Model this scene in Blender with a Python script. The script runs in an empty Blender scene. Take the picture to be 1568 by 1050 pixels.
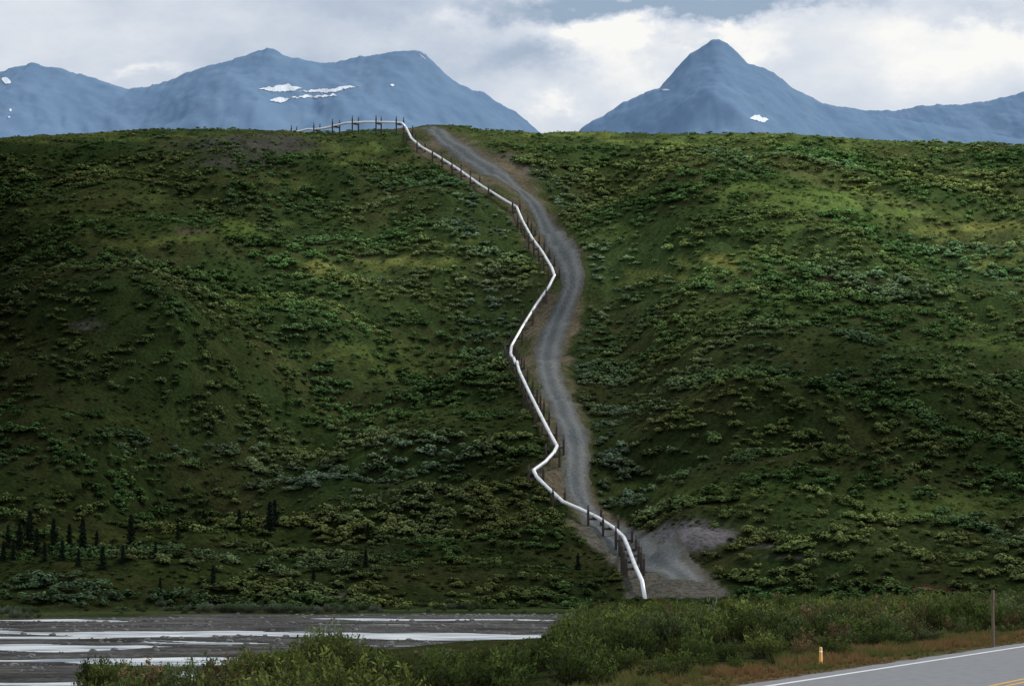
import bpy, math, numpy as np
from mathutils import Vector
rng=np.random.RandomState(7)
F=4000.0; CX=784.0; CY=525.0; CAMZ=13.0
TH=math.atan(325/F)
CT,ST=math.cos(TH),math.sin(TH)
def px2dir(px,py):
    u=np.asarray(px,float)-CX; v=CY-np.asarray(py,float)
    dy=F*CT-v*ST; dz=F*ST+v*CT
    return u/dy, dz/dy          # x per y, z per y
def project(x,y,z):
    z=z-CAMZ
    d=y*CT+z*ST; d=np.where(d<1,1,d)
    v=(-y*ST+z*CT)/d*F; u=x/d*F
    return CX+u, CY-v
# ---------------------------------------------------------------- noise
_tab=np.random.RandomState(3).rand(256,256)
def vn(x,y,s=0):
    x=x+s*17.31; y=y+s*9.77
    xi=np.floor(x).astype(int); yi=np.floor(y).astype(int)
    fx=x-xi; fy=y-yi; fx=fx*fx*(3-2*fx); fy=fy*fy*(3-2*fy)
    a=_tab[xi&255,yi&255]; b=_tab[(xi+1)&255,yi&255]; c=_tab[xi&255,(yi+1)&255]; d=_tab[(xi+1)&255,(yi+1)&255]
    return (a*(1-fx)+b*fx)*(1-fy)+(c*(1-fx)+d*fx)*fy
def fbm(x,y,s=0,o=4):
    r=0;a=1;t=0
    for i in range(o):
        r=r+a*vn(x*2**i,y*2**i,s+i*3); t+=a; a*=.5
    return r/t*2-1
def ss(t):
    t=np.clip(t,0,1); return t*t*(3-2*t)
# ---------------------------------------------------------------- materials
def mat(name):
    m=bpy.data.materials.new(name); m.use_nodes=True
    nt=m.node_tree; nt.nodes.clear()
    out=nt.nodes.new('ShaderNodeOutputMaterial')
    return m,nt,out
def N(nt,t,**kw):
    return nt.nodes.new(t)
def simple(name,col,rough=.8,metal=0,nscale=3,namp=.25,bump=0):
    m,nt,out=mat(name)
    b=N(nt,'ShaderNodeBsdfPrincipled'); b.inputs['Roughness'].default_value=rough; b.inputs['Metallic'].default_value=metal
    g=N(nt,'ShaderNodeNewGeometry'); n=N(nt,'ShaderNodeTexNoise'); n.inputs['Scale'].default_value=nscale; n.inputs['Detail'].default_value=6
    nt.links.new(g.outputs['Position'],n.inputs['Vector'])
    r=N(nt,'ShaderNodeMapRange'); r.inputs['From Min'].default_value=.3; r.inputs['From Max'].default_value=.7
    r.inputs['To Min'].default_value=1-namp; r.inputs['To Max'].default_value=1+namp
    nt.links.new(n.outputs['Fac'],r.inputs['Value'])
    v=N(nt,'ShaderNodeVectorMath'); v.operation='SCALE'; v.inputs[0].default_value=col
    nt.links.new(r.outputs[0],v.inputs['Scale']); nt.links.new(v.outputs[0],b.inputs['Base Color'])
    if bump:
        bp=N(nt,'ShaderNodeBump'); bp.inputs['Strength'].default_value=bump; bp.inputs['Distance'].default_value=.3
        nt.links.new(n.outputs['Fac'],bp.inputs['Height']); nt.links.new(bp.outputs[0],b.inputs['Normal'])
    nt.links.new(b.outputs[0],out.inputs[0])
    return m
def leafmat(name,trans=.35,kind='INSTANCER',const=None,rough=.9):
    m,nt,out=mat(name)
    v=N(nt,'ShaderNodeVectorMath'); v.operation='SCALE'
    if const is None:
        a=N(nt,'ShaderNodeAttribute'); a.attribute_type=kind; a.attribute_name='tint'
        nt.links.new(a.outputs['Color'],v.inputs[0])
    else: v.inputs[0].default_value=const
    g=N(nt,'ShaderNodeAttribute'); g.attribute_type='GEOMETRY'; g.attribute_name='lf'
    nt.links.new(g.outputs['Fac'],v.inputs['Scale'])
    d=N(nt,'ShaderNodeBsdfDiffuse'); nt.links.new(v.outputs[0],d.inputs[0])
    if trans>0:
        t=N(nt,'ShaderNodeBsdfTranslucent'); mx=N(nt,'ShaderNodeMixShader'); mx.inputs[0].default_value=trans
        nt.links.new(v.outputs[0],t.inputs[0])
        nt.links.new(d.outputs[0],mx.inputs[1]); nt.links.new(t.outputs[0],mx.inputs[2]); nt.links.new(mx.outputs[0],out.inputs[0])
    else: nt.links.new(d.outputs[0],out.inputs[0])
    return m
scene=bpy.context.scene
def link(o,parent=None):
    scene.collection.objects.link(o)
    if parent: o.parent=parent
    return o
def mesh_np(name,V,Fc,mats,smooth=True):
    me=bpy.data.meshes.new(name); V=np.asarray(V,float)
    me.from_pydata([tuple(v) for v in V],[],[tuple(f) for f in Fc]) if len(V)<60000 else None
    if len(V)>=60000:
        Fc=np.asarray(Fc); me.vertices.add(len(V)); me.vertices.foreach_set('co',V.ravel())
        k=Fc.shape[1]; me.loops.add(Fc.size); me.loops.foreach_set('vertex_index',Fc.ravel().astype(np.int32))
        me.polygons.add(len(Fc)); me.polygons.foreach_set('loop_start',(np.arange(len(Fc))*k).astype(np.int32))
        me.update(calc_edges=True)
    if smooth: me.polygons.foreach_set('use_smooth',np.ones(len(me.polygons),bool))
    for m in (mats if isinstance(mats,list) else [mats]): me.materials.append(m)
    me.update(); return me
def gridfaces(nx,ny):
    i=np.arange(nx*ny).reshape(ny,nx)
    return np.stack([i[:-1,:-1],i[:-1,1:],i[1:,1:],i[1:,:-1]],-1).reshape(-1,4)
# ---------------------------------------------------------------- terrain
def ax(lo,hi,step,far_lo,far_hi):
    a=list(np.arange(lo,hi+.01,step)); s=step
    while a[-1]<far_hi: s*=1.16; a.append(a[-1]+s)
    s=step
    while a[0]>far_lo: s*=1.16; a.insert(0,a[0]-s)
    return np.array(a)
xs=ax(-300,300,1.5,-9000,9000); ys=ax(120,1330,1.5,-400,14000)
X,Y=np.meshgrid(xs,ys)
Y0=np.interp(X[0],[-400,-120,-60,60,400],[525,535,580,605,600])[None,:]+0*X
YC=1200.0
crest_px=[-600,0,60,150,300,400,480,560,620,660,700,740,800,850,930,1000,1100,1200,1300,1400,1450,1568,2200]
crest_py=[220,210,208,203,197,200,202,198,196,192,193,199,203,204,201,205,205,205,211,215,220,222,240]
CR=px2dir(0,np.interp(CX+F*xs/YC,crest_px,crest_py)+3.4*fbm(xs/22,xs*0,19,3))[1]
T=(Y-Y0)/(YC-Y0); Tc=np.clip(T,0,3)
def smin(a,b,k):
    h=np.clip(.5+.5*(b-a)/k,0,1); return b*(1-h)+a*h-k*h*(1-h)
def rise(t): return smin(t**1.22, 1+0*t, .12)
R=rise(Tc)
xbk=lambda y:np.interp(y,[0,150,200,225,240,262,300,350,450,600],[-30,-32,-38,-42,-34,-6,6,11,14,18])
def low(X,Y):
    xb=xbk(Y)+4*fbm(Y/14,X*0+2,5)
    u=ss((X-xb)/44)
    pl=np.interp(Y,[0,230,300,400,600],[5.8,5.8,5.0,3.6,2.6])
    wy=Y+20*fbm(X/28,Y/40,17,3)
    bed=0.14+1.15*fbm(X/44+Y/90,wy/14,11,5)
    bed=np.where(bed>0,bed*.6,bed)
    edge=ss((X-xb+9)/9)*.9
    far=ss((Y-(Y0-22))/18)*1.0
    z=bed*(1-ss((X-xb+9)/9))*(1-ss((Y-(Y0-22))/18))
    z=z+np.maximum(edge,far)+(pl-.9)*u*(1-ss((Y-560)/120))
    rough=.35*fbm(X/6,Y/6,31,3)
    roadd=(X-14.3)*.922-(Y-144)*.387
    z=z+rough*np.clip(1-ss((roadd+9)/4),0,1)*ss((X-xb)/8)
    bench=ss((roadd+11)/6)*(Y<420)
    z=z*(1-bench)+5.8*bench
    return z
Z=low(X,Y)
und=ss(Tc/.12)*(1-.5*ss((Tc-.85)/.15))
spur=14*np.exp(-((X-95-(Y-900)*.05)/42)**2)+12*np.exp(-((X+150+(Y-900)*.15)/40)**2)-16*np.exp(-((X+75-(Y-750)*.30)/28)**2)-6*np.exp(-((X-40-(Y-900)*.06)/14)**2)
Z0=Z.copy()
A=np.full_like(xs,200.0)
NZ=und*(20*fbm(X/150,Y/110,41,3)+7.0*fbm(X/42,Y/34,51,3)+spur)+ss(T/.1)*(.55*fbm(X/7,Y/7,61,2)+1.7*fbm(X/17,Y/14,63,2))
back=-np.clip(Y-1330,0,None)*.03
back=np.maximum(back,-110)
for it in range(6):
    Z=Z0+R*A[None,:]+NZ*(1-ss((Y-1250)/200))+back
    sel=(ys>900)&(ys<2500)
    ang=((Z[sel]-CAMZ)/Y[sel])
    k=ang.argmax(0); m=ang.max(0); yk=ys[sel][k]
    A+=np.clip((CR-m),-.05,.05)*yk
    A=np.convolve(np.pad(A,4,mode='edge'),np.ones(9)/9,'valid') if it<5 else A
def bil(x,y,G=None):
    G=Z if G is None else G
    x=np.asarray(x,float);y=np.asarray(y,float)
    i=np.clip(np.searchsorted(xs,x)-1,0,len(xs)-2); j=np.clip(np.searchsorted(ys,y)-1,0,len(ys)-2)
    fx=np.clip((x-xs[i])/(xs[i+1]-xs[i]),0,1); fy=np.clip((y-ys[j])/(ys[j+1]-ys[j]),0,1)
    return (G[j,i]*(1-fx)+G[j,i+1]*fx)*(1-fy)+(G[j+1,i]*(1-fx)+G[j+1,i+1]*fx)*fy
def cast(px,py,off=0.0,lo=480,hi=1260):
    px=np.atleast_1d(px).astype(float); py=np.atleast_1d(py).astype(float)
    yy=np.arange(lo,hi,.4)[None,:]
    a,b=px2dir(px,py)
    xx=a[:,None]*yy; zz=CAMZ+b[:,None]*yy
    d=zz-(bil(xx,yy+0*xx)+off)
    hit=d<0
    k=np.where(hit.any(1),hit.argmax(1),d.argmin(1))
    r=np.arange(len(px))
    return np.stack([xx[r,k],yy[0][k],zz[r,k]],1), hit.any(1)
mp,_=cast([1055],[832]); mx,my=mp[0][:2]
Z+=3.0*np.exp(-(((X-mx)/8.0)**2+((Y-my)/7)**2)**1.5)
# ---------------------------------------------------------------- tables in photo coordinates
pipe_px=np.array([(440,203),(478,199),(500,196),(530,188.5),(560,187),(600,187.5),(615,188.5),(622,196),(630,212),(645,225),(665,236),(700,258),(735,283),(775,308),(791,317),(800,338),(815,365),(830,385),(845,410),(849,422),(840,440),(820,468),(800,500),(783,530),(782,542),(795,568),(810,600),(825,630),(843,665),(853,683),(848,693),(835,707),(817,720),(822,730),(840,748),(862,768),(890,780),(915,792),(940,808),(955,822),(962,838),(972,865),(983,889)],float)
road_tab=np.array([(198,642,672),(205,645,690),(230,680,728),(260,722,775),(290,775,812),(310,800,833),(340,820,850),(370,832,873),(400,850,891),(430,862,897),(450,858,892),(480,836,884),(510,822,874),(540,815,862),(570,818,860),(600,828,874),(640,845,892),(680,860,906),(720,862,904),(750,860,904),(775,868,918),(800,893,948),(830,930,995),(860,965,1043),(885,1005,1080),(905,1050,1112)],float)
def road_lr(py): return np.interp(py,road_tab[:,0],road_tab[:,1]),np.interp(py,road_tab[:,0],road_tab[:,2])
_ps=pipe_px[6:]
def corr(py):
    l,r=road_lr(py); p=np.interp(py,_ps[:,1],_ps[:,0])
    lo=np.interp(py,[195,240,300,330,380,420,520,700,720,780,800,850,895],[12,28,22,14,22,10,6,8,8,8,30,34,28])
    ro=np.interp(py,[195,240,280,300,340,430,560,600,700,760,800,830,860,900],[15,25,25,12,10,10,16,10,4,4,12,12,20,8])
    return np.minimum(l,p)-lo, r+ro
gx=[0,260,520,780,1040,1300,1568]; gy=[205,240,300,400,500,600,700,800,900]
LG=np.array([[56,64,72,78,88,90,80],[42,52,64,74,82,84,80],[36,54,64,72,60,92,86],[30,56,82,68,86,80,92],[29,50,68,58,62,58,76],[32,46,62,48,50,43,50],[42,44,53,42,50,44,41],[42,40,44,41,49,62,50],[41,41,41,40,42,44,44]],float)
def cloud_shade_lum(px,py):  # vegetation brightness, with cloud shadow painted into ground and shrub colours
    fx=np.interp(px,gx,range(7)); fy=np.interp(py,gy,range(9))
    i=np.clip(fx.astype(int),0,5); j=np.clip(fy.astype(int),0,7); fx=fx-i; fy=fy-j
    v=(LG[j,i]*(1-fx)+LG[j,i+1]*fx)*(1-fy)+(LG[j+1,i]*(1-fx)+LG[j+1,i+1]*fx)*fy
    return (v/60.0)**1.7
patches=[(368,350,42,14,1,0),(350,362,70,8,.7,0),(480,408,42,13,.9,1),(625,405,70,13,.8,1),(230,368,110,8,.6,2),(400,465,50,12,.8,0),(560,545,130,22,.55,2),(1105,400,55,15,.9,1),(1000,425,55,12,.8,1),(1150,292,90,12,1,0),(1270,310,120,12,.9,0),(1410,325,70,10,.9,0),(1490,352,110,12,.8,1),(940,352,50,14,.6,0),(1080,750,190,14,.6,0),(1420,775,220,20,.7,0),(520,235,60,12,.8,2),(440,278,60,10,.5,2),(250,300,60,12,.5,0),(150,345,160,26,.4,2),(90,300,110,24,.5,2),(190,262,50,8,.7,0),(1200,212,420,11,.6,2),(860,207,140,8,.5,2),(120,208,300,6,.6,2),(80,822,130,14,.7,2),(620,640,160,18,.4,2),(330,820,140,12,.5,0),(250,880,260,20,.45,0),(1500,530,110,14,.6,0),(1330,470,120,12,.5,2),(620,575,90,14,.4,2),(230,650,150,12,.45,0),(1150,470,120,14,.4,0),(1540,400,60,14,.7,1),(500,690,120,14,.4,0),(700,372,60,9,.6,1),(1250,345,150,8,.6,0),(1280,270,120,7,.5,0)]
def sunlit_meadow(px,py):  # meadow patches; sunlit spots on the slope are painted into their colour
    wx=px+60*fbm(px/40,py/14,71,4); wy=py+20*fbm(px/40,py/12,73,4)
    M=0;Yl=0
    for cx,cy,rx,ry,s,k in patches:
        g=s*np.exp(-(((wx-cx)/rx)**2+((wy-cy)/ry)**2)**1.3)
        M=M+g; Yl=Yl+g*(k==1)*.85+g*.4*(k==2)
    M=np.clip(M,0,1); Yl=np.clip(Yl,0,1)
    tex=ss((M+1.0*fbm(px/14,py/5,75,3)-.18)/.45)
    return M*(.15+.85*tex),Yl
def lerp(a,b,t): return a*(1-t[...,None])+b*t[...,None]
C=lambda *a:np.array(a,float)
# ---------------------------------------------------------------- terrain vertex colours
PX,PY=project(X,Y,Z)
M,Yl=sunlit_meadow(PX,PY); L=cloud_shade_lum(PX,PY)
n1=fbm(X/25,Y/25,81,4); n2=fbm(X/5,Y/5,83,3)
col=lerp(C(.032,.050,.016)+0*X[...,None],C(.066,.064,.026),np.clip(.30+n1*1.2,0,1)*.6)
mc=lerp(C(.085,.122,.031)+0*X[...,None],C(.160,.148,.042),Yl)
col=lerp(col,mc,M*.9)
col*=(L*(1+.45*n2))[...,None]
for cx,cy,rx,ry,s,cc in [(385,222,95,13,.9,(.062,.062,.050)),(360,250,70,9,.6,(.055,.057,.043)),(135,497,22,7,.6,(.075,.075,.062)),(1290,425,50,8,.5,(.09,.075,.055)),(1058,822,48,16,1.5,(.14,.13,.135)),(1150,833,35,4,.9,(.12,.115,.09)),(1230,850,60,3,.5,(.11,.105,.08)),(300,352,26,5,.8,(.08,.06,.045)),(540,390,30,5,.6,(.10,.075,.05)),(700,225,20,18,.8,(.13,.115,.09)),(740,243,50,9,.9,(.135,.115,.095)),(795,268,26,12,.9,(.135,.115,.095)),(520,912,40,5,.5,(.10,.095,.075)),(1405,905,45,5,.9,(.12,.055,.04))]:
    wx=PX+22*fbm(PX/14,PY/6,91,4); wy=PY+10*fbm(PX/14,PY/6,93,4)
    g=np.clip(s*1.3*np.exp(-(((wx-cx)/rx)**2+((wy-cy)/ry)**2)),0,1)*(Y>450)
    col=lerp(col,C(*cc)*(1+.3*n2)[...,None],ss(g*1.3))
cl,cr=corr(PY)
wob=16*fbm(X/8,Y/8,97,4)
inc=np.clip((PX-cl+wob)/8,0,1)*np.clip((cr+wob-PX)/8,0,1)*(PY>188)*(PY<915)*(Y>560)*(Y<1240)
dirt=lerp(C(.140,.115,.080)+0*X[...,None],C(.060,.072,.030),np.clip(.45+fbm(X/9,Y/9,99,3)*1.9,0,1))
pad=ss((PY-790)/30); dirt=lerp(dirt,C(.12,.112,.10)*(1+.3*n1)[...,None],pad*.8)
col=lerp(col,dirt*(1+.25*n2)[...,None],inc*.92)
xb=xbk(Y)
gravel=(C(.088,.088,.083)+0*X[...,None])*(1+.7*fbm(X/10,Y/4,101,4)+.35*n2)[...,None]
gravel=lerp(gravel,C(.035,.036,.035)+0*gravel,ss((.14-Z)/.14)*.7)
river=np.clip((xb-1+4*n1-X)/5,0,1)*np.clip(((Y0-14+8*n1)-Y)/8,0,1)*np.clip((Y-150)/10,0,1)
fgc=lerp(C(.024,.036,.012)+0*X[...,None],C(.07,.062,.028),np.clip(.3+n1,0,1)*.5)
lowc=lerp(fgc,gravel,river)
bank=np.clip(1-np.abs(Y-(Y0-2))/12,0,1)*(X<xb)
lowc=lerp(lowc,C(.065,.085,.036)+0*X[...,None],bank*.8)
roadd=(X-14.3)*.922-(Y-144)*.387
vg=ss((roadd+9.5+1.5*n1)/2.5)*(Y<330)
lowc=lerp(lowc,lerp(C(.15,.09,.045)+0*X[...,None],C(.09,.09,.036),np.clip(.4+n1*1.6,0,1)),vg)
sh=ss((roadd+3.4+.6*n2)/1.0)*(Y<330)
lowc=lerp(lowc,C(.17,.145,.12)+0*X[...,None],sh*.8)
wl=np.clip((Y0+8-Y)/14,0,1)
col=lerp(col,lowc,wl)
far=np.clip((Y-1400)/300,0,1); col=lerp(col,C(.05,.06,.025)+0*X[...,None],far)
m,nt,out=mat('tundra_ground')
a=N(nt,'ShaderNodeAttribute'); a.attribute_type='GEOMETRY'; a.attribute_name='tint'
g=N(nt,'ShaderNodeNewGeometry')
n=N(nt,'ShaderNodeTexNoise'); n.inputs['Scale'].default_value=.9; n.inputs['Detail'].default_value=6; n.inputs['Roughness'].default_value=.7
nt.links.new(g.outputs['Position'],n.inputs['Vector'])
r=N(nt,'ShaderNodeMapRange'); r.inputs['From Min'].default_value=.3; r.inputs['From Max'].default_value=.7; r.inputs['To Min'].default_value=.4; r.inputs['To Max'].default_value=1.6
nt.links.new(n.outputs['Fac'],r.inputs['Value'])
v=N(nt,'ShaderNodeVectorMath'); v.operation='SCALE'; nt.links.new(a.outputs['Color'],v.inputs[0]); nt.links.new(r.outputs[0],v.inputs['Scale'])
b=N(nt,'ShaderNodeBsdfDiffuse'); bp=N(nt,'ShaderNodeBump'); bp.inputs['Strength'].default_value=1; bp.inputs['Distance'].default_value=.9
nt.links.new(n.outputs['Fac'],bp.inputs['Height']); nt.links.new(bp.outputs[0],b.inputs['Normal'])
nt.links.new(v.outputs[0],b.inputs['Color']); nt.links.new(b.outputs[0],out.inputs[0]); m_ground=m
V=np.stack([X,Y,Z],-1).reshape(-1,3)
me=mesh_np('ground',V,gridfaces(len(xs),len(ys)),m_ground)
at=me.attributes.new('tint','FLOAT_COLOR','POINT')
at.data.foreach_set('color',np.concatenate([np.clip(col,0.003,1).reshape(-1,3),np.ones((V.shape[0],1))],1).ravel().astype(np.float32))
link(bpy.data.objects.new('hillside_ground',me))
# ---------------------------------------------------------------- river water
m,nt,out=mat('silty_river_water')
b=N(nt,'ShaderNodeBsdfPrincipled'); b.inputs['Roughness'].default_value=.3
g=N(nt,'ShaderNodeNewGeometry'); mp_=N(nt,'ShaderNodeMapping'); mp_.inputs['Scale'].default_value=(.5,.9,1)
n=N(nt,'ShaderNodeTexNoise'); n.inputs['Scale'].default_value=1.2; n.inputs['Detail'].default_value=6
nt.links.new(g.outputs['Position'],mp_.inputs[0]); nt.links.new(mp_.outputs[0],n.inputs['Vector'])
mp2=N(nt,'ShaderNodeMapping'); mp2.inputs['Scale'].default_value=(.08,.2,1); n2_=N(nt,'ShaderNodeTexNoise'); n2_.inputs['Scale'].default_value=1; n2_.inputs['Detail'].default_value=7
nt.links.new(g.outputs['Position'],mp2.inputs[0]); nt.links.new(mp2.outputs[0],n2_.inputs['Vector'])
cr_=N(nt,'ShaderNodeValToRGB'); cr_.color_ramp.elements[0].position=.38; cr_.color_ramp.elements[0].color=(.18,.21,.24,1); cr_.color_ramp.elements[1].position=.58; cr_.color_ramp.elements[1].color=(.74,.78,.80,1)
nt.links.new(n2_.outputs['Fac'],cr_.inputs[0]); nt.links.new(cr_.outputs[0],b.inputs['Base Color'])
bp=N(nt,'ShaderNodeBump'); bp.inputs['Strength'].default_value=1; bp.inputs['Distance'].default_value=.7
nt.links.new(n.outputs['Fac'],bp.inputs['Height']); nt.links.new(bp.outputs[0],b.inputs['Normal']); nt.links.new(b.outputs[0],out.inputs[0])
wx=np.linspace(-700,60,20); wy=np.linspace(140,640,20); WX,WY=np.meshgrid(wx,wy)
link(bpy.data.objects.new('river_water',mesh_np('river_water',np.stack([WX,WY,0*WX],-1).reshape(-1,3),gridfaces(20,20),m)))
# ---------------------------------------------------------------- gravel access road
pys=np.arange(196,897,1.5); rl,rr=road_lr(pys)
k=np.ones(15)/15
sm=lambda a:np.convolve(np.pad(a,7,mode='reflect',reflect_type='odd'),k,'valid')
rl=sm(rl); rr=sm(rr)
Lp,_=cast(rl,pys); Rp,_=cast(rr,pys)
ymid=sm(sm((Lp[:,1]+Rp[:,1])/2)); ymid=np.minimum.accumulate(ymid)
cxm=(rl+rr)/2; wpx=(rr-rl)
a_,_b=px2dir(cxm,pys); xc=sm(a_*ymid); hw=sm(wpx/2/F*ymid)
nc=13; ts=np.linspace(-1,1,nc); VV=[]
for i in range(len(pys)):
    for t in ts:
        tt_=t*(1+(abs(t)==1)*.2*fbm(np.array([pys[i]/9]),np.array([t*3.]),7,4)[0]*2)
        x=xc[i]+tt_*hw[i]; y=ymid[i]
        VV.append((x,y,float(bil(x,y))))
VV=np.array(VV).reshape(len(pys),nc,3)
VV[:,1:-1,2]+=.22; VV[:,[0,-1],2]-=.05
for q in range(1,13): VV[-q,:,2]-=.03*(13-q)
m,nt,out=mat('gravel_road')
a=N(nt,'ShaderNodeAttribute'); a.attribute_name='t'
g=N(nt,'ShaderNodeNewGeometry')
n=N(nt,'ShaderNodeTexNoise'); n.inputs['Scale'].default_value=.35; n.inputs['Detail'].default_value=8; n.inputs['Roughness'].default_value=.7
nt.links.new(g.outputs['Position'],n.inputs['Vector'])
ad=N(nt,'ShaderNodeMath'); ad.operation='MULTIPLY_ADD'; nt.links.new(n.outputs['Fac'],ad.inputs[0]); ad.inputs[1].default_value=.35; nt.links.new(a.outputs['Fac'],ad.inputs[2])
cr_=N(nt,'ShaderNodeValToRGB'); nt.links.new(ad.outputs[0],cr_.inputs[0])
q_=.82
els=[(0.15,(.125,.12,.095)),(.30,(.122,.13,.126)),(.42,(.185,.195,.195)),(.50,(.130,.142,.145)),(.62,(.120,.13,.131)),(.72,(.170,.18,.180)),(.80,(.19,.193,.188)),(.90,(.132,.138,.128)),(1.0,(.11,.10,.082))]
els=[(p,tuple(x*q_ for x in c)) for p,c in els]
cr_.color_ramp.elements[0].position=els[0][0]; cr_.color_ramp.elements[0].color=(*els[0][1],1)
cr_.color_ramp.elements[1].position=1; cr_.color_ramp.elements[1].color=(*els[-1][1],1)
for p,c in els[1:-1]:
    e=cr_.color_ramp.elements.new(p); e.color=(*c,1)
r=N(nt,'ShaderNodeMapRange'); r.inputs['From Min'].default_value=.3; r.inputs['From Max'].default_value=.7; r.inputs['To Min'].default_value=.7; r.inputs['To Max'].default_value=1.25
n3=N(nt,'ShaderNodeTexNoise'); n3.inputs['Scale'].default_value=1.5; n3.inputs['Detail'].default_value=6; nt.links.new(g.outputs['Position'],n3.inputs['Vector'])
nt.links.new(n3.outputs['Fac'],r.inputs['Value'])
v=N(nt,'ShaderNodeVectorMath'); v.operation='SCALE'; nt.links.new(cr_.outputs[0],v.inputs[0]); nt.links.new(r.outputs[0],v.inputs['Scale'])
b=N(nt,'ShaderNodeBsdfDiffuse'); nt.links.new(v.outputs[0],b.inputs[0]); nt.links.new(b.outputs[0],out.inputs[0])
me=mesh_np('gravel_access_road',VV.reshape(-1,3),gridfaces(nc,len(pys)),m)
at=me.attributes.new('t','FLOAT','POINT'); at.data.foreach_set('value',np.tile((ts*.5+.5)*.85,len(pys)).astype(np.float32))
link(bpy.data.objects.new('gravel_access_road',me))
# ---------------------------------------------------------------- pipeline
PP,hit=cast(pipe_px[:,0],pipe_px[:,1],off=2.6,hi=1225)
P=PP.copy()
a_,b_=px2dir(pipe_px[:7,0],pipe_px[:7,1])
yy=np.array([1240,1232,1226,1214,1206,1198,1192.]); P[:7]=np.stack([a_*yy,yy,CAMZ+b_*yy],1)
P[0,2]=min(P[0,2],bil(P[0,0],P[0,1])+2); 
for i in range(7,len(P)):
    yv=min(P[i,1],P[i-1,1]-.5); a1,b1=px2dir(*pipe_px[i]); 
    if yv!=P[i,1]: P[i]=(a1*yv,yv,CAMZ+b1*yv)
def catmull(P,n=8):
    o=[]
    Q=np.vstack([P[0]*2-P[1],P,P[-1]*2-P[-2]])
    for i in range(1,len(Q)-2):
        for t in np.linspace(0,1,n,endpoint=False):
            a,b,c,d=Q[i-1:i+3]
            cr=.5*((2*b)+(-a+c)*t+(2*a-5*b+4*c-d)*t*t+(-a+3*b-3*c+d)*t**3)
            ln=b*(1-t)+c*t
            o.append(cr*.05+ln*.95)
    o.append(P[-1]); return np.array(o)
W=catmull(P)
zg=bil(W[:,0],W[:,1]); W[:,2]=np.maximum(W[:,2],zg+1.3)
W=np.vstack([W,W[-1]+(W[-1]-W[-9])/np.linalg.norm(W[-1]-W[-9])*6-np.array([0,0,3.5])])
def sweep(path,rad,seg=12):
    V=[];Fc=[]
    for i,p in enumerate(path):
        t=path[min(i+1,len(path)-1)]-path[max(i-1,0)]; t=t/np.linalg.norm(t)
        s=np.cross(t,[0,0,1.]); s/=np.linalg.norm(s)+1e-9; u=np.cross(s,t)
        r=rad[i] if hasattr(rad,'__len__') else rad
        for k in range(seg):
            a=2*math.pi*k/seg; V.append(p+r*(math.cos(a)*s+math.sin(a)*u))
    for i in range(len(path)-1):
        for k in range(seg):
            a=i*seg+k; b=i*seg+(k+1)%seg; Fc.append((a,b,b+seg,a+seg))
    Fc.append(tuple(range(seg))); Fc.append(tuple(range((len(path)-1)*seg,len(path)*seg)))
    return V,Fc
m_pipe=simple('insulated_pipe_jacket',(.84,.85,.86),rough=.38,metal=.25,nscale=.25,namp=.10)
m_band=simple('pipe_joint_band',(.40,.41,.42),rough=.5,metal=.5)
m_vsm=simple('weathered_steel_support',(.05,.036,.028),rough=.7,metal=.2)
m_fin=simple('radiator_fin',(.14,.12,.10),rough=.5,metal=.4)
pl=bpy.data.objects.new('oil_pipeline',None); link(pl)
Vp,Fp=sweep(W,.52); link(bpy.data.objects.new('pipe',mesh_np('pipe',Vp,Fp,m_pipe)),pl)
seg=np.linalg.norm(np.diff(W,axis=0),axis=1); S=np.concatenate([[0],np.cumsum(seg)])
def at_s(s): return np.array([np.interp(s,S,W[:,k]) for k in range(3)])
SV=[];SF=[];FM=[]
def addgeo(V,Fc,mi=0):
    o=len(SV); SV.extend(V)
    for f in Fc: SF.append(tuple(i+o for i in f)); FM.append(mi)
def box(c,ax_,h):
    V=[];
    for i in (-1,1):
        for j in (-1,1):
            for k in (-1,1): V.append(c+i*h[0]*ax_[0]+j*h[1]*ax_[1]+k*h[2]*ax_[2])
    return V,[(0,1,3,2),(4,6,7,5),(0,4,5,1),(2,3,7,6),(0,2,6,4),(1,5,7,3)]
s=4.0; tot=S[-1]-12
while s<tot:
    p=at_s(s); t=at_s(s+1)-at_s(s-1); t[2]=0; t/=np.linalg.norm(t)+1e-9; sd=np.array([-t[1],t[0],0]); up=np.array([0,0,1.])
    cb=p-up*(.53+.28); V1,F1=box(cb,(sd,t,up),(2.1,.25,.28)); addgeo(V1,F1)
    V1,F1=box(p-up*.48,(sd,t,up),(.55,.45,.12)); addgeo(V1,F1)
    for q in (-2.1,2.1):
        base=p+sd*q; zb=bil(base[0],base[1])-.5; top=p[2]+1.6
        V1,F1=sweep(np.array([[base[0],base[1],zb],[base[0]+.001,base[1],top]]),.34,8); addgeo(V1,F1)
        for e in (-.13,.13):
            V1,F1=sweep(np.array([[base[0]+e,base[1],top],[base[0]+e+.001,base[1],top+1.3]]),.12,5); addgeo(V1,F1,1)
    V1,F1=sweep(np.array([p-t*.14,p+t*.14]),.56,12); addgeo(V1,F1,2)
    s+=14.0
me=mesh_np('support_frames',SV,SF,[m_vsm,m_fin,m_band],smooth=False); me.polygons.foreach_set('material_index',np.array(FM,dtype=np.int32)); link(bpy.data.objects.new('support_frames',me),pl)
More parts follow.
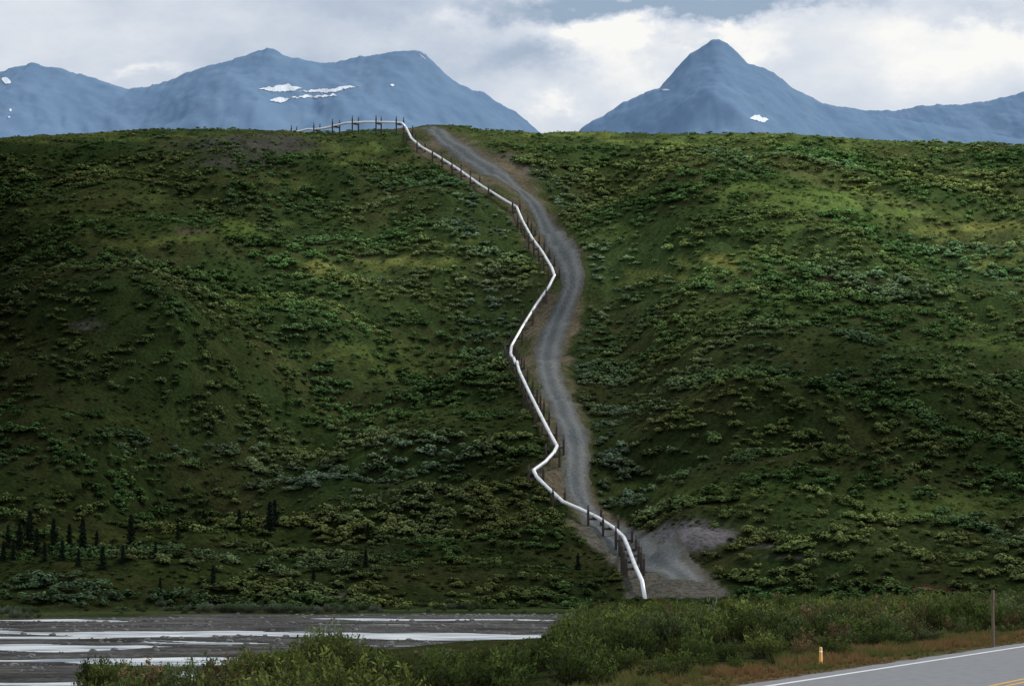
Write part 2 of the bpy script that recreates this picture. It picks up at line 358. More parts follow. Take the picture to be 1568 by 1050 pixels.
# ---------------------------------------------------------------- mountains
m,nt,out=mat('haze_tinted_rock')
g=N(nt,'ShaderNodeNewGeometry'); mp_=N(nt,'ShaderNodeMapping'); mp_.inputs['Scale'].default_value=(1,.6,.45)
n=N(nt,'ShaderNodeTexNoise'); n.inputs['Scale'].default_value=.016; n.inputs['Detail'].default_value=10; n.inputs['Roughness'].default_value=.72
nt.links.new(g.outputs['Position'],mp_.inputs[0]); nt.links.new(mp_.outputs[0],n.inputs['Vector'])
cr_=N(nt,'ShaderNodeValToRGB'); cr_.color_ramp.elements[0].position=.35; cr_.color_ramp.elements[0].color=(.150,.240,.370,1); cr_.color_ramp.elements[1].position=.68; cr_.color_ramp.elements[1].color=(.190,.285,.415,1)  # aerial haze painted in as a blue rock colour
nt.links.new(n.outputs['Fac'],cr_.inputs[0])
b=N(nt,'ShaderNodeBsdfDiffuse'); bp=N(nt,'ShaderNodeBump'); bp.inputs['Strength'].default_value=.3; bp.inputs['Distance'].default_value=10
nt.links.new(n.outputs['Fac'],bp.inputs['Height']); nt.links.new(bp.outputs[0],b.inputs['Normal'])
nt.links.new(cr_.outputs[0],b.inputs[0]); nt.links.new(b.outputs[0],out.inputs[0]); m_mtn=m
def mountain(name,prof,yr,x0,x1,seed):
    prof=np.array(prof,float)
    xx=np.arange(x0,x1,5.0); yv=np.concatenate([np.arange(-1500,-400,30),np.arange(-400,100,7),np.arange(100,1500,60)])+yr
    XX,YY=np.meshgrid(xx,yv)
    pxs=CX+F*xx/yr
    py0=np.interp(pxs,prof[:,0],prof[:,1])
    py=py0+2.8*fbm(pxs/8,pxs*0,seed,5)
    H=CAMZ+px2dir(0,py)[1]*yr; kk=np.ones(41)/41
    H0=CAMZ+px2dir(0,py0)[1]*yr; Hs=np.convolve(np.pad(H0,20,mode='edge'),kk,'valid')
    D=YY-yr
    front=np.where(D<0,-D,D*1.3)
    f1=np.exp(-front/60)
    Zm=Hs[None,:]*(1-f1)+H[None,:]*f1
    gul=fbm(XX/260+D/900,D/900,seed+1,5); rid=1-np.abs(fbm(XX/140+D/700,D/500,seed+2,5))*2
    Zm=Zm-front*(.46+.07*gul)-ss(front/400)*(17*rid+15*gul)-ss(front/50)*(8*fbm(XX/45,D/60,seed+4,4))
    Zm=np.maximum(Zm,60+20*gul)
    o=bpy.data.objects.new(name,mesh_np(name,np.stack([XX,YY,Zm],-1).reshape(-1,3),gridfaces(len(xx),len(yv)),m_mtn)); link(o)
    return xx,yv,Zm
Lprof=[(-1600,210),(-1000,120),(-700,160),(-400,90),(-200,130),(-60,118),(0,107),(15,103),(43,96),(60,101),(85,105),(110,112),(140,120),(165,130),(190,136),(215,133),(240,127),(262,120),(280,111),(300,104),(330,97),(360,88),(385,80),(405,73),(415,75),(430,84),(455,90),(485,96),(510,95),(540,88),(570,83),(600,79),(640,77),(650,82),(665,98),(685,117),(700,127),(720,137),(740,141),(760,155),(785,168),(800,180),(820,196),(850,225),(900,300)]
Rprof=[(800,300),(860,225),(890,198),(905,187),(925,178),(950,160),(975,148),(1000,138),(1012,135),(1030,115),(1045,96),(1060,82),(1080,70),(1095,60),(1105,59),(1120,68),(1135,82),(1150,98),(1175,103),(1195,115),(1215,133),(1240,145),(1265,158),(1300,165),(1330,174),(1400,185),(1500,200),(1700,240)]
Fprof=[(1100,230),(1240,160),(1300,164),(1330,168),(1385,169),(1410,162),(1440,160),(1480,160),(1510,156),(1545,149),(1568,143),(1650,120),(1800,150),(2100,110),(2500,190),(3000,230)]
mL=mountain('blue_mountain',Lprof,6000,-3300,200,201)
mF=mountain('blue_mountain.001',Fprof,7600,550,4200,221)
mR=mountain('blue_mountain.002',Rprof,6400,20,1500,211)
m_snow=simple('old_snow',(.74,.79,.85),rough=.7,nscale=.02,namp=.08)
def snow(name,polys,mm):
    xx,yv,Zm=mm; V=[];Fc=[]
    for (x0,x1,top,bot,sd) in polys:
        nx=max(6,int((x1-x0)/.8)); u=np.linspace(0,1,nx); px=x0+(x1-x0)*u
        env=np.sin(np.pi*u)**.7
        amp=min(3.6,.12*(x1-x0))
        tt=np.interp(u,np.linspace(0,1,len(top)),top)+amp*fbm(px/6,px*0,sd,5); bb=np.interp(u,np.linspace(0,1,len(bot)),bot)+amp*fbm(px/6,px*0,sd+1,5)
        mid=(tt+bb)/2; h=np.maximum((bb-tt)/2,.15)*env
        rows=4
        for r_ in range(rows):
            py=mid+h*(r_/(rows-1)*2-1)
            a,b=px2dir(px,py)
            yy=np.arange(yv[0],yv[-1],4.)[None,:]
            XX=a[:,None]*yy; ZZ=CAMZ+b[:,None]*yy
            i=np.clip(np.searchsorted(xx,XX)-1,0,len(xx)-2); j=np.clip(np.searchsorted(yv,yy+0*XX)-1,0,len(yv)-2)
            fx=(XX-xx[i])/(xx[i+1]-xx[i]); fy=(yy-yv[j])/(yv[j+1]-yv[j])
            g=(Zm[j,i]*(1-fx)+Zm[j,i+1]*fx)*(1-fy)+(Zm[j+1,i]*(1-fx)+Zm[j+1,i+1]*fx)*fy
            d=ZZ-(g+2); k=np.where((d<0).any(1),(d<0).argmax(1),d.argmin(1)); q=np.arange(len(px))
            if r_==0: base=len(V)
            V.extend(np.stack([XX[q,k],yy[0][k],ZZ[q,k]],1))
        Fc.extend([tuple(base+i for i in f) for f in gridfaces(nx,rows)])
    link(bpy.data.objects.new(name,mesh_np(name,V,Fc,m_snow)))
snow('snow_patch',[(396,464,[136,131,129,134],[138,140,141,137],1),(452,553,[140,137,137,132,130],[141,142,142,138,131],5),(412,448,[153,150,150],[157,157,152],9),(436,524,[149,147,145,143],[151,150,148,146],13),(470,530,[138,136,134],[141,141,137],15),(597,604,[129,128],[132,133],17),(2,17,[118,120],[124,132],21),(14,18,[166,166],[171,171],23),(641,652,[82,89],[84,93],25),(12,16,[178,178],[181,181],26)],mL)
snow('snow_patch.001',[(1148,1177,[178,177,181],[184,186,188],31),(1012,1026,[136,137],[138,139],33)],mR)
# ---------------------------------------------------------------- leaf geometry
def leaves(cent,size,nrm=None,aspect=1.0,upb=None,jit=.8,r=rng):
    n=len(cent)
    d=r.normal(size=(n,3)); d/=np.linalg.norm(d,axis=1)[:,None]
    if nrm is not None: d=nrm+jit*d; d/=np.linalg.norm(d,axis=1)[:,None]
    t=r.normal(size=(n,3)) if upb is None else upb+.5*r.normal(size=(n,3))
    a=np.cross(d,t); a/=np.linalg.norm(a,axis=1)[:,None]+1e-9; b=np.cross(a,d)
    s=np.asarray(size)[:,None]*np.ones((n,1))
    V=np.stack([cent-b*s*.5,cent+a*s*.5*aspect+b*s*.05,cent+b*s*.6,cent-a*s*.5*aspect+b*s*.05],1).reshape(-1,3)
    return V
def leafmesh(name,V,lf,mats,extraV=None,extraF=None,shade_sm=False):
    nq=len(V)//4; Fc=[tuple(range(4*i,4*i+4)) for i in range(nq)]
    VV=list(V); ne=0
    if extraV is not None and len(extraV):
        o=len(VV); VV+=list(extraV); Fc+=[tuple(i+o for i in f) for f in extraF]; ne=len(extraF)
    me=bpy.data.meshes.new(name); me.from_pydata([tuple(v) for v in VV],[],Fc)
    for m in mats: me.materials.append(m)
    if ne: me.polygons.foreach_set('material_index',np.array([0]*nq+[1]*ne,dtype=np.int32))
    at=me.attributes.new('lf','FLOAT','POINT'); at.data.foreach_set('value',np.concatenate([np.repeat(lf,4),np.ones(len(VV)-4*nq)]).astype(np.float32))
    me.update(); return me
m_leaf=leafmat('shrub_leaves',.3)
m_leafh=leafmat('tundra_shrub_leaves',0)
m_bark=simple('shrub_bark',(.08,.065,.05),rough=.9)
def hillshrub(i):
    r=np.random.RandomState(100+i); nl=r.randint(5,9); cs=[];ns=[]
    st=.75+.5*r.rand()
    for _ in range(nl):
        a=r.rand()*6.28; d=r.rand()**.6*.66; c=np.array([math.cos(a)*d*st,math.sin(a)*d/st,.30+.42*r.rand()*(1-d*.6)]); R_=.22+.20*r.rand()
        k=30; v=r.normal(size=(k,3)); v/=np.linalg.norm(v,axis=1)[:,None]; v[:,2]=np.abs(v[:,2])*1.0-.25*r.rand(k)
        cs.append(c+v*R_*(.7+.5*r.rand(k,1))); ns.append(v+np.array([0,0,.7]))
    cs=np.vstack(cs);ns=np.vstack(ns); cs[:,2]=np.maximum(cs[:,2],.02)
    V=leaves(cs,.17+.13*r.rand(len(cs)),ns,.9,jit=.55,r=r)
    lf=(.7+.6*r.rand(len(cs)))*(.18+1.45*np.clip(cs[:,2],0,1))  # top light and shade below painted into leaf colour by height
    return leafmesh('tundra_shrub',V,lf,[m_leafh])
def stem(p,q,r0,r1):
    V,Fc=sweep(np.array([p,(p+q)/2+np.array([.02,0,0]),q]),[r0,(r0+r1)/2,r1],3); return V,Fc
def willow(i,nst=18,h=1.0,spread=.52,dens=34,ls=.085):
    r=np.random.RandomState(300+i); cs=[];ups=[];EV=[];EF=[]
    for _ in range(nst):
        a=r.rand()*6.28; d=spread*math.sqrt(r.rand()); hh=h*(1-.35*(d/spread)**2)*(.5+.55*r.rand())
        p=np.array([math.cos(a)*d*.4,math.sin(a)*d*.4,0]); q=np.array([math.cos(a)*d,math.sin(a)*d,hh])
        V1,F1=stem(p,q,.010,.003); o=len(EV); EV+=V1; EF+=[tuple(k+o for k in f) for f in F1]
        n=dens; t=.22+.80*r.rand(n)**.8; c=p+(q-p)*t[:,None]
        w=.11*(1.15-t)**.6+.01
        c=c+r.normal(size=(n,3))*w[:,None]*np.array([1,1,.7]); cs.append(c); ups.append(np.tile((q-p)/np.linalg.norm(q-p)*.8,(n,1)))
    cs=np.vstack(cs); ups=np.vstack(ups); cs[:,2]=np.maximum(cs[:,2],.01)
    V=leaves(cs,ls*(.6+.9*r.rand(len(cs))),None,.42,upb=ups*1.2,r=r)
    lf=(.45+1.1*r.rand(len(cs)))*(.2+1.15*np.clip(cs[:,2],0,1))  # low leaves darkened, tips lightened: shading painted into the willow colour
    return leafmesh('willow_shrub',V,lf,[m_leaf,m_bark],EV,EF)
def tuft(i):
    r=np.random.RandomState(500+i); n=40
    V=[]
    for _ in range(n):
        a=r.rand()*6.28; d=.3*math.sqrt(r.rand()); p=np.array([math.cos(a)*d,math.sin(a)*d,0]); l=.5+.5*r.rand(); ln=np.array([r.normal()*.22,r.normal()*.22,l]); s=np.array([math.cos(a+1.5),math.sin(a+1.5),0])*.03
        V+= [p-s,p+s,p+ln*.6+s*.7,p+ln]
    return leafmesh('grass_tuft',np.array(V),.7+.6*r.rand(n),[m_leaf])
def coll(name,meshes):
    c=bpy.data.collections.new(name)
    for me in meshes:
        o=bpy.data.objects.new(me.name,me); c.objects.link(o)
    return c
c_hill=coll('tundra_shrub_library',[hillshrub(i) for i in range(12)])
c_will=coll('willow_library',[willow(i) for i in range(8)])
c_tuft=coll('grass_library',[tuft(i) for i in range(4)])
def scatter(name,pts,scl,tint,c,ncoll,seed=0):
    r=np.random.RandomState(seed); n=len(pts)
    me=bpy.data.meshes.new(name); me.vertices.add(n); me.vertices.foreach_set('co',np.asarray(pts,float).ravel())
    def A_(nm,ty,key,d):
        a=me.attributes.new(nm,ty,'POINT'); a.data.foreach_set(key,np.asarray(d).ravel())
    A_('scl','FLOAT_VECTOR','vector',scl.astype(np.float32))
    rot=np.stack([r.normal(size=n)*.08,r.normal(size=n)*.08,r.rand(n)*6.28],1); A_('rot','FLOAT_VECTOR','vector',rot.astype(np.float32))
    A_('tint','FLOAT_COLOR','color',np.concatenate([np.clip(tint,.002,1),np.ones((n,1))],1).astype(np.float32))
    A_('idx','INT','value',r.randint(0,ncoll,n).astype(np.int32))
    o=bpy.data.objects.new(name,me); link(o)
    ng=bpy.data.node_groups.new(name+'_nodes','GeometryNodeTree')
    ng.interface.new_socket('Geometry',in_out='INPUT',socket_type='NodeSocketGeometry'); ng.interface.new_socket('Geometry',in_out='OUTPUT',socket_type='NodeSocketGeometry')
    gi=ng.nodes.new('NodeGroupInput'); go=ng.nodes.new('NodeGroupOutput'); ip=ng.nodes.new('GeometryNodeInstanceOnPoints')
    ci=ng.nodes.new('GeometryNodeCollectionInfo'); ci.inputs['Collection'].default_value=c; ci.inputs['Separate Children'].default_value=True; ci.inputs['Reset Children'].default_value=True
    def na(nm,ty):
        q=ng.nodes.new('GeometryNodeInputNamedAttribute'); q.data_type=ty; q.inputs['Name'].default_value=nm
        return [s for s in q.outputs if s.enabled and s.name=='Attribute'][0]
    ng.links.new(gi.outputs[0],ip.inputs['Points']); ng.links.new(ci.outputs[0],ip.inputs['Instance']); ip.inputs['Pick Instance'].default_value=True
    ng.links.new(na('idx','INT'),ip.inputs['Instance Index']); ng.links.new(na('rot','FLOAT_VECTOR'),ip.inputs['Rotation']); ng.links.new(na('scl','FLOAT_VECTOR'),ip.inputs['Scale'])
    ng.links.new(ip.outputs[0],go.inputs[0])
    md=o.modifiers.new('scatter','NODES'); md.node_group=ng
    print(name,n); return o
# ---- hillside shrubs
n=88000
y=560+rng.rand(n)*700; x=(rng.rand(n)*2-1)*.25*1260
keep=np.abs(x)<.25*y; x=x[keep];y=y[keep]
y0=np.interp(x,xs,Y0[0]); z=bil(x,y)
px,py=project(x,y,z); M_,Yl_=sunlit_meadow(px,py); L_=cloud_shade_lum(px,py)
cl_,cr2=corr(py)
wv=8*fbm(x/7,y/7,399,3)
inco=(px>cl_-2+wv)&(px<cr2+2+wv)&(py<915)&(y<1235)
den=.85*fbm(x/38,y/22,401,4)+.6*fbm(x/11,y/11,403,3)-M_*1.3+.26
den=den-.6*np.exp(-((px-385)/100)**2-((py-228)/22)**2)-ss((230-py)/30)*.4
big=(den>0.0)
r1=rng.rand(len(x))
mound=np.exp(-((px-1058)/52)**2-((py-824)/18)**2)>.4
keep=(~inco)&(~mound)&(y>y0-4)&(((big)&(r1<.46))|((~big)&(r1<.46)))
edge=ss((np.minimum(np.abs(px-cl_),np.abs(px-cr2)))/18)
size=np.where(big,1.4+2.5*np.clip(den*1.3,0,1)*rng.rand(len(x))+.9*rng.rand(len(x)),.5+.8*rng.rand(len(x)))
size*=(.65+.35*edge)*(1-.4*ss((250-py)/50))
hgt=size*(.62+.40*rng.rand(len(x)))
keep&=~((py<206)&(size>1.5))
base=lerp(C(.054,.098,.031)+np.zeros((len(x),3)),C(.102,.122,.040),np.clip(.4+fbm(x/40,y/28,411,3)*1.4,0,1))
wil=np.clip(fbm(x/45,y/45,413,3)*1.3-.1,0,1)*.6
for cx,cy,rx,ry in [(735,340,60,60),(750,480,50,60),(930,430,40,60),(940,680,35,110),(880,560,30,60),(640,700,90,30),(830,300,50,30),(500,740,130,25),(300,680,120,20),(960,760,60,30)]:
    wil=np.maximum(wil,.95*np.exp(-((px-cx)/rx)**2-((py-cy)/ry)**2))
base=lerp(base,C(.094,.136,.088)+0*base,wil)
mcol=lerp(C(.12,.175,.042)+0*base,C(.20,.185,.05),Yl_)
base=lerp(base,mcol,np.clip(M_*.9,0,1)*np.where(big,.6,1))
base*=np.where(big,1.48,.95)[:,None]
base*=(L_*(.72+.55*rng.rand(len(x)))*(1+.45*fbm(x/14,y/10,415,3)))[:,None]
k=keep
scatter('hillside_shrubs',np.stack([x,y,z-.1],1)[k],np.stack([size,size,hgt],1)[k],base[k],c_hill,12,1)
# ---- bushes on the low ground
def lowpts(n,x0,x1,y0_,y1_):
    x=x0+(x1-x0)*rng.rand(n); y=y0_+(y1_-y0_)*rng.rand(n); return x,y
capx=[0,125,140,300,465,480,540,560,600,700,850,875,950,1100,1300,1568]
capy=[1075,1062,1004,998,982,954,960,984,992,988,966,926,918,914,910,902]
def cap(x,y,z,h):
    px=CX+F*x/y; pc=np.interp(px,capx,capy)+13*fbm(px/18,y/9,461,3)
    zt=CAMZ-(pc-850)/F*y
    return np.minimum(h,zt-z)
x,y=lowpts(9500,-75,150,140,600); xb_=xbk(y); rd=(x-14.3)*.922-(y-144)*.387
d1=fbm(x/12,y/12,421,3)
k=(x>xb_-3)&(rd<-8.0-1.5*d1)&(np.abs(x)<.24*y+6)&(rng.rand(len(x))<np.clip(.9+d1*.8,0.45,1)*np.where(y<285,.8,.35))
x=x[k];y=y[k];d1=d1[k];rd=rd[k]; z=bil(x,y)
h=np.clip(2.4+2.8*fbm(x/8,y/8,423,3)+1.0*rng.rand(len(x)),.8,4.2)*(.5+.5*ss((-8-rd)/7))
h=cap(x,y,z,h); k=h>.5; x=x[k];y=y[k];z=z[k];h=h[k]
t=lerp(C(.066,.096,.024)+np.zeros((len(x),3)),C(.135,.160,.042),np.clip(.35+fbm(x/9,y/9,425,3)*1.8,0,1))
t=lerp(t,C(.14,.165,.11)+0*t,np.clip(fbm(x/14,y/14,427,2)*1.5-.35,0,1)*.6)
dead=rng.rand(len(x))<.05; t[dead]=C(.17,.12,.06)
t*=(.55+.9*rng.rand(len(x)))[:,None]
w=h*(.85+.4*rng.rand(len(x)))
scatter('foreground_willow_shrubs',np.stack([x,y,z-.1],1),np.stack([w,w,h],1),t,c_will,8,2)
x,y=lowpts(9000,-190,20,500,625); y0=np.interp(x,xs,Y0[0]); d=y-y0
fb=fbm(x/14,y/20,431,3)
k=(d>-14)&(d<10)&(x<xbk(y)+6)&(rng.rand(len(x))<np.clip(.22+fb*1.2,0.03,.8))&(np.abs(x)<.28*y); x=x[k];y=y[k];fb=fb[k]
h=np.clip(1.2+1.6*fb+.6*rng.rand(len(x)),.5,3)
t=lerp(C(.055,.09,.03)+np.zeros((len(x),3)),C(.15,.18,.13),np.clip(.4+1.8*fbm(x/12,y/12,433,2),0,1))
scatter('riverbank_willows',np.stack([x,y,bil(x,y)-.1],1),np.stack([h*1.1,h*1.1,h],1),t,c_will,8,3)
pts=[];sc=[];tt=[]
for (bx,bd,top,bc) in [(487,258,948,(.23,.26,.19)),(505,259,944,(.21,.24,.16)),(520,260,950,(.15,.19,.10)),(475,258,960,(.20,.23,.15)),(536,259,964,(.12,.16,.07)),(150,236,1004,(.07,.10,.03)),(170,238,1000,(.065,.09,.025)),(200,236,1004,(.07,.10,.03)),(320,240,996,(.07,.10,.03)),(345,240,994,(.08,.11,.035)),(430,246,978,(.10,.13,.05)),(600,262,980,(.10,.13,.05)),(640,258,992,(.09,.12,.04)),(690,262,986,(.11,.14,.06)),(760,270,984,(.09,.12,.04)),(820,292,972,(.08,.11,.035)),(850,294,958,(.08,.11,.035)),(868,296,942,(.09,.12,.035)),(880,298,930,(.08,.11,.03)),(893,296,926,(.09,.13,.04)),(908,296,922,(.08,.12,.035)),(1085,280,908,(.14,.17,.09)),(1045,285,904,(.09,.12,.04)),(925,290,920,(.10,.14,.045)),(1380,300,898,(.08,.11,.035)),(1240,290,906,(.09,.12,.04)),(1480,300,893,(.09,.12,.04))]:
    a_,_q=px2dir(bx,1000); xx_=float(a_)*bd; zg_=float(bil(xx_,bd)); bh=max(1.2,CAMZ-(top-850)/F*bd-zg_)
    pts.append((xx_,bd,zg_-.1)); sc.append((min(bh,3.4),min(bh,3.4),bh*1.05)); tt.append(bc)
scatter('tall_willow_bushes',np.array(pts,float),np.array(sc),np.array(tt),c_will,8,4)
x,y=lowpts(36000,-60,70,130,260); rd=(x-14.3)*.922-(y-144)*.387; d1=fbm(x/5,y/5,441,3)
k=(rd<-2.6)&(rd>-11-3*d1)&(np.abs(x)<.23*y+3)&(rng.rand(len(x))<.55+.5*d1); x=x[k];y=y[k];d1=d1[k];rd=rd[k]
t=lerp(C(.25,.155,.07)+np.zeros((len(x),3)),C(.14,.155,.05),np.clip(.35+fbm(x/4,y/7,443,3)*1.6+ss((-6-rd)/5)*.5,0,1))
h=(.35+.45*rng.rand(len(x)))*(.35+.65*ss((-2.5-rd)/4))
scatter('roadside_grass',np.stack([x,y,bil(x,y)],1),np.stack([h*1.5,h*1.5,h],1),t,c_tuft,4,5)
# ---------------------------------------------------------------- spruces
m_needle=leafmat('spruce_needles',0,const=(.018,.029,.017)); m_trunk=simple('spruce_bark',(.07,.055,.045))
def spruce(i):
    r=np.random.RandomState(700+i); cs=[];ups=[]
    EV,EF=sweep(np.array([[0,0,-.02],[.004,0,.5],[0,.003,1.0]]),[.016,.010,.002],6)
    EV=list(EV)
    for z in np.linspace(.08,.985,30):
        R_=(.19*(1-z)**.8+.012)*(.6+.6*r.rand())
        for b in range(6):
            a=r.rand()*6.28; l=R_*(.5+.7*r.rand())
            q=np.array([math.cos(a)*l,math.sin(a)*l,-.25*l]); p=np.array([0,0,z+.01*r.normal()])
            V1,F1=sweep(np.array([p,p+q]),[.003,.001],3); o=len(EV); EV+=list(V1); EF+=[tuple(k+o for k in f) for f in F1]
            for t in np.linspace(.2,1,5):
                for _ in range(2):
                    cs.append(p+q*t+r.normal(size=3)*.010); ups.append(q/np.linalg.norm(q))
    cs=np.array(cs);ups=np.array(ups)
    return leafmesh('spruce',leaves(cs,.05+.02*r.rand(len(cs)),None,.6,upb=ups*2,r=r),.6+.8*r.rand(len(cs)),[m_needle,m_trunk],EV,EF)
sp=[spruce(i) for i in range(4)]
for i,(tx,ty,th) in enumerate([(12,838,32),(30,842,40),(45,836,50),(56,850,38),(82,842,44),(106,838,34),(126,846,48),(157,872,34),(200,838,46),(366,812,30),(413,815,44),(420,806,38),(326,900,32),(563,828,26),(560,868,26),(238,855,24),(148,840,26),(68,860,28),(5,860,30),(272,826,22),(245,905,20),(480,895,24),(610,800,20),(885,872,24),(95,858,30),(188,862,26),(20,858,28),(120,868,24)]):
    p,_=cast([tx],[ty]); p=p[0]; s_=th/F*p[1]
    o=bpy.data.objects.new('spruce_tree' if i==0 else 'spruce_tree.%03d'%i,sp[i%4]); link(o)
    o.location=(p[0],p[1],bil(p[0],p[1])-.1); o.scale=(s_*1.25,s_*1.25,s_*1.08); o.rotation_euler=(0,0,i*1.7)
# ---------------------------------------------------------------- highway
dv=np.array([.387,.922]); nv=np.array([.922,-.387]); O=np.array([14.3,144.0])
def strip(name,t0,t1,s0,s1,z,m,ns=60,ntt=2,wob=0):
    V=[]
    sv=np.linspace(s0,s1,ns); tv=np.linspace(t0,t1,ntt)
    for s in sv:
        for j,t in enumerate(tv):
            if wob and j==0: t=t+wob*fbm(np.array([s/2.5]),np.array([3.0]),77,3)[0]
            p=O+dv*s+nv*t; V.append((p[0],p[1],z))
    me=mesh_np(name,V,gridfaces(ntt,ns),m); return bpy.data.objects.new(name,me)
hw_=bpy.data.objects.new('highway',None); link(hw_)
m_asph=simple('worn_asphalt',(.165,.17,.18),rough=.85,nscale=1.2,namp=.16,bump=.05)
m_white=simple('white_road_paint',(.66,.67,.67),rough=.7,nscale=6,namp=.22); m_yel=simple('yellow_road_paint',(.60,.33,.05),rough=.7,nscale=6,namp=.2)
link(strip('asphalt',-1.7,24,-170,220,5.93,m_asph,ns=700,wob=.35),hw_)
link(strip('edge_line',-.2,.2,-170,220,5.94,m_white),hw_)
link(strip('centre_line',11.0,11.3,-170,220,5.94,m_yel),hw_)
link(strip('centre_line_2',11.8,12.1,-170,220,5.94,m_yel),hw_)
def cyl(name,x,y,z0,z1,r0,r1,m,seg=12):
    V,Fc=sweep(np.array([[x,y,z0],[x+.0005,y,z1]]),[r0,r1],seg); return mesh_np(name,V,Fc,m,smooth=True)
par=bpy.data.objects.new('delineator_post',None); link(par)
m_or=simple('orange_plastic',(.75,.36,.03),rough=.5,namp=.05); m_ref=simple('reflector',(.8,.8,.75),rough=.3,namp=.02)
dx,dy_=px2dir(1257,1018)[0]*171.4,171.4; gz=float(bil(dx,dy_))
link(bpy.data.objects.new('post_body',cyl('post_body',dx,dy_,gz-.2,gz+1.22,.13,.10,m_or)),par)
link(bpy.data.objects.new('post_cap',cyl('post_cap',dx,dy_,gz+1.22,gz+1.27,.10,.05,m_or)),par)
link(bpy.data.objects.new('reflective_band',cyl('reflective_band',dx,dy_,gz+.92,gz+1.02,.115,.113,m_ref)),par)
par=bpy.data.objects.new('wooden_sign_post',None); link(par)
m_wood=simple('weathered_wood',(.11,.075,.05),rough=.9,nscale=8,namp=.3)
d_=205.0; dx=px2dir(1521,985)[0]*d_; gz=float(bil(dx,d_))
link(bpy.data.objects.new('post',cyl('post',dx,d_,gz-.3,gz+4.5,.13,.11,m_wood)),par)
V1,F1=box(np.array([dx+.05,d_-.15,gz+4.1]),(np.array([.35,.94,0]),np.array([.94,-.35,0]),np.array([0,0,1.])),(.38,.03,.42))
link(bpy.data.objects.new('sign_board',mesh_np('sign_board',V1,F1,m_wood,smooth=False)),par)
m_rock=simple('river_stone',(.14,.14,.135),rough=.9,nscale=2,namp=.4)
def rock(i):
    r=np.random.RandomState(900+i)
    import bmesh
    bm=bmesh.new(); bmesh.ops.create_icosphere(bm,subdivisions=2,radius=.5)
    for v_ in bm.verts: v_.co*= .75+.4*r.rand(); v_.co.z*=.6
    me=bpy.data.meshes.new('rock'); bm.to_mesh(me); bm.free(); me.materials.append(m_rock); return me
c_rock=coll('stone_library',[rock(i) for i in range(4)])
x,y=lowpts(14000,-150,10,255,580); y0=np.interp(x,xs,Y0[0]); z=bil(x,y)
k=(x<xbk(y)-3)&(y<y0-18)&(z>.02)&(rng.rand(len(x))<.3+fbm(x/14,y/9,471,3)); x=x[k];y=y[k];z=z[k]; s_=.25+1.1*rng.rand(len(x))**4
scatter('river_stones',np.stack([x,y,z],1),np.stack([s_,s_,s_],1),np.ones((len(x),3))*.2,c_rock,4,6)
# ---------------------------------------------------------------- world
w=bpy.data.worlds.new('World'); scene.world=w; w.use_nodes=True; nt=w.node_tree; nt.nodes.clear()
try:
    w.cycles.sampling_method='MANUAL'; w.cycles.sample_map_resolution=256
except Exception as ex: print(ex)
out=nt.nodes.new('ShaderNodeOutputWorld')
SE,SR=math.radians(48),math.radians(55)
sky=nt.nodes.new('ShaderNodeTexSky'); sky.sky_type='NISHITA'; sky.sun_disc=False; sky.sun_elevation=SE; sky.sun_rotation=SR
bg1=nt.nodes.new('ShaderNodeBackground'); bg1.inputs[1].default_value=.1; nt.links.new(sky.outputs[0],bg1.inputs[0])
tc=nt.nodes.new('ShaderNodeTexCoord')
def wn(scale,vec,det=8,rough=.55,off=(0,0,0)):
    mp=nt.nodes.new('ShaderNodeMapping'); mp.inputs['Scale'].default_value=vec; mp.inputs['Location'].default_value=off
    nt.links.new(tc.outputs['Generated'],mp.inputs[0])
    n=nt.nodes.new('ShaderNodeTexNoise'); n.inputs['Scale'].default_value=scale; n.inputs['Detail'].default_value=det; n.inputs['Roughness'].default_value=rough
    nt.links.new(mp.outputs[0],n.inputs['Vector']); return n
nb=wn(9,(1,1,2.0),7,.58,(3.1,0,.7)); 
def M2(op,a,b,c=None):
    q=nt.nodes.new('ShaderNodeMath'); q.operation=op
    for i,s in enumerate([a,b,c]):
        if s is None: continue
        if isinstance(s,(int,float)): q.inputs[i].default_value=s
        else: nt.links.new(s,q.inputs[i])
    return q.outputs[0]
sep=nt.nodes.new('ShaderNodeSeparateXYZ'); nt.links.new(tc.outputs['Generated'],sep.inputs[0])
nwarp=wn(24,(1,1,1.6),6,.62,(1,2,3)); nw2=wn(21,(1,1,1.6),6,.62,(7,5,3))
WX_=M2('ADD',sep.outputs[0],M2('MULTIPLY_ADD',nwarp.outputs['Fac'],.07,-.035)); WZ_=M2('ADD',sep.outputs[2],M2('MULTIPLY_ADD',nw2.outputs['Fac'],.05,-.025))
fw=M2('GREATER_THAN',sep.outputs[1],0.0)
def blob(px,py,rx,ry,amp):
    a,b=px2dir(px,py); l=math.sqrt(a*a+1+b*b); ax_,az=float(a/l),float(b/l)
    dx=M2('DIVIDE',M2('SUBTRACT',WX_,ax_),rx/F); dz=M2('DIVIDE',M2('SUBTRACT',WZ_,az),ry/F)
    r2=M2('ADD',M2('MULTIPLY',dx,dx),M2('MULTIPLY',dz,dz))
    return M2('MULTIPLY',M2('EXPONENT',M2('MULTIPLY',r2,-1.0),0),amp)
acc=None
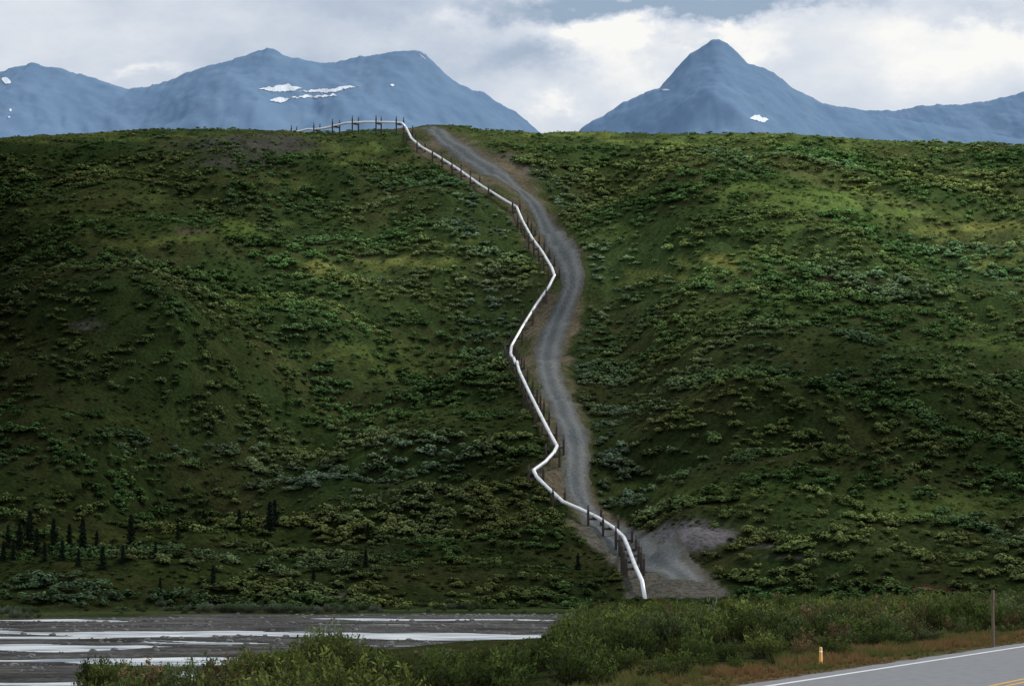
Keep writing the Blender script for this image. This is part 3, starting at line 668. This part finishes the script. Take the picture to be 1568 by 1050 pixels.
for bl in [(680,22,45,22,.45),(905,55,95,26,.60),(960,110,60,60,.35),(1150,60,60,25,.35),(1400,90,180,60,.20),(850,190,50,25,.45),(1560,80,60,30,.25),(1030,8,290,20,-1.0),(790,95,95,26,-.35),(300,40,260,40,.12),(230,115,60,12,.35),(1100,45,40,12,.35),(730,170,60,25,.1),(1500,30,120,15,-.25),(560,60,70,30,.1)]:
    q=blob(*bl); acc=q if acc is None else M2('ADD',acc,q)
val=M2('ADD',M2('MULTIPLY_ADD',nb.outputs['Fac'],1.5,-.17),M2('MULTIPLY',acc,fw))
ramp=nt.nodes.new('ShaderNodeValToRGB'); nt.links.new(val,ramp.inputs[0])
e=ramp.color_ramp.elements
e[0].position=.02; e[0].color=(.32,.42,.54,1); e[1].position=1.0; e[1].color=(1.0,.985,.95,1)
for p,c in [(.35,(.50,.57,.68)),(.60,(.67,.72,.80)),(.80,(.80,.83,.87))]:
    q=e.new(p); q.color=(*c,1)
bg2=nt.nodes.new('ShaderNodeBackground'); nt.links.new(ramp.outputs[0],bg2.inputs[0]); bg2.inputs[1].default_value=1.0
mx=nt.nodes.new('ShaderNodeMixShader'); mx.inputs[0].default_value=.93
nt.links.new(bg1.outputs[0],mx.inputs[1]); nt.links.new(bg2.outputs[0],mx.inputs[2]); nt.links.new(mx.outputs[0],out.inputs[0])
# ---------------------------------------------------------------- sun
sd=bpy.data.lights.new('sun','SUN'); sd.energy=2.3; sd.angle=math.radians(5); sd.color=(1,.95,.86)
so=bpy.data.objects.new('sun',sd); link(so)
d=Vector((math.sin(SR)*math.cos(SE),math.cos(SR)*math.cos(SE),math.sin(SE)))
so.rotation_euler=d.to_track_quat('Z','Y').to_euler()
# ---------------------------------------------------------------- camera
cd=bpy.data.cameras.new('camera'); cd.sensor_width=36; cd.lens=36*F/1568; cd.clip_start=1; cd.clip_end=40000
co=bpy.data.objects.new('camera',cd); link(co); co.location=(0,0,CAMZ); co.rotation_euler=(math.pi/2+TH,0,0)
scene.camera=co
scene.view_settings.view_transform='Standard'; scene.view_settings.look='None'; scene.view_settings.exposure=0
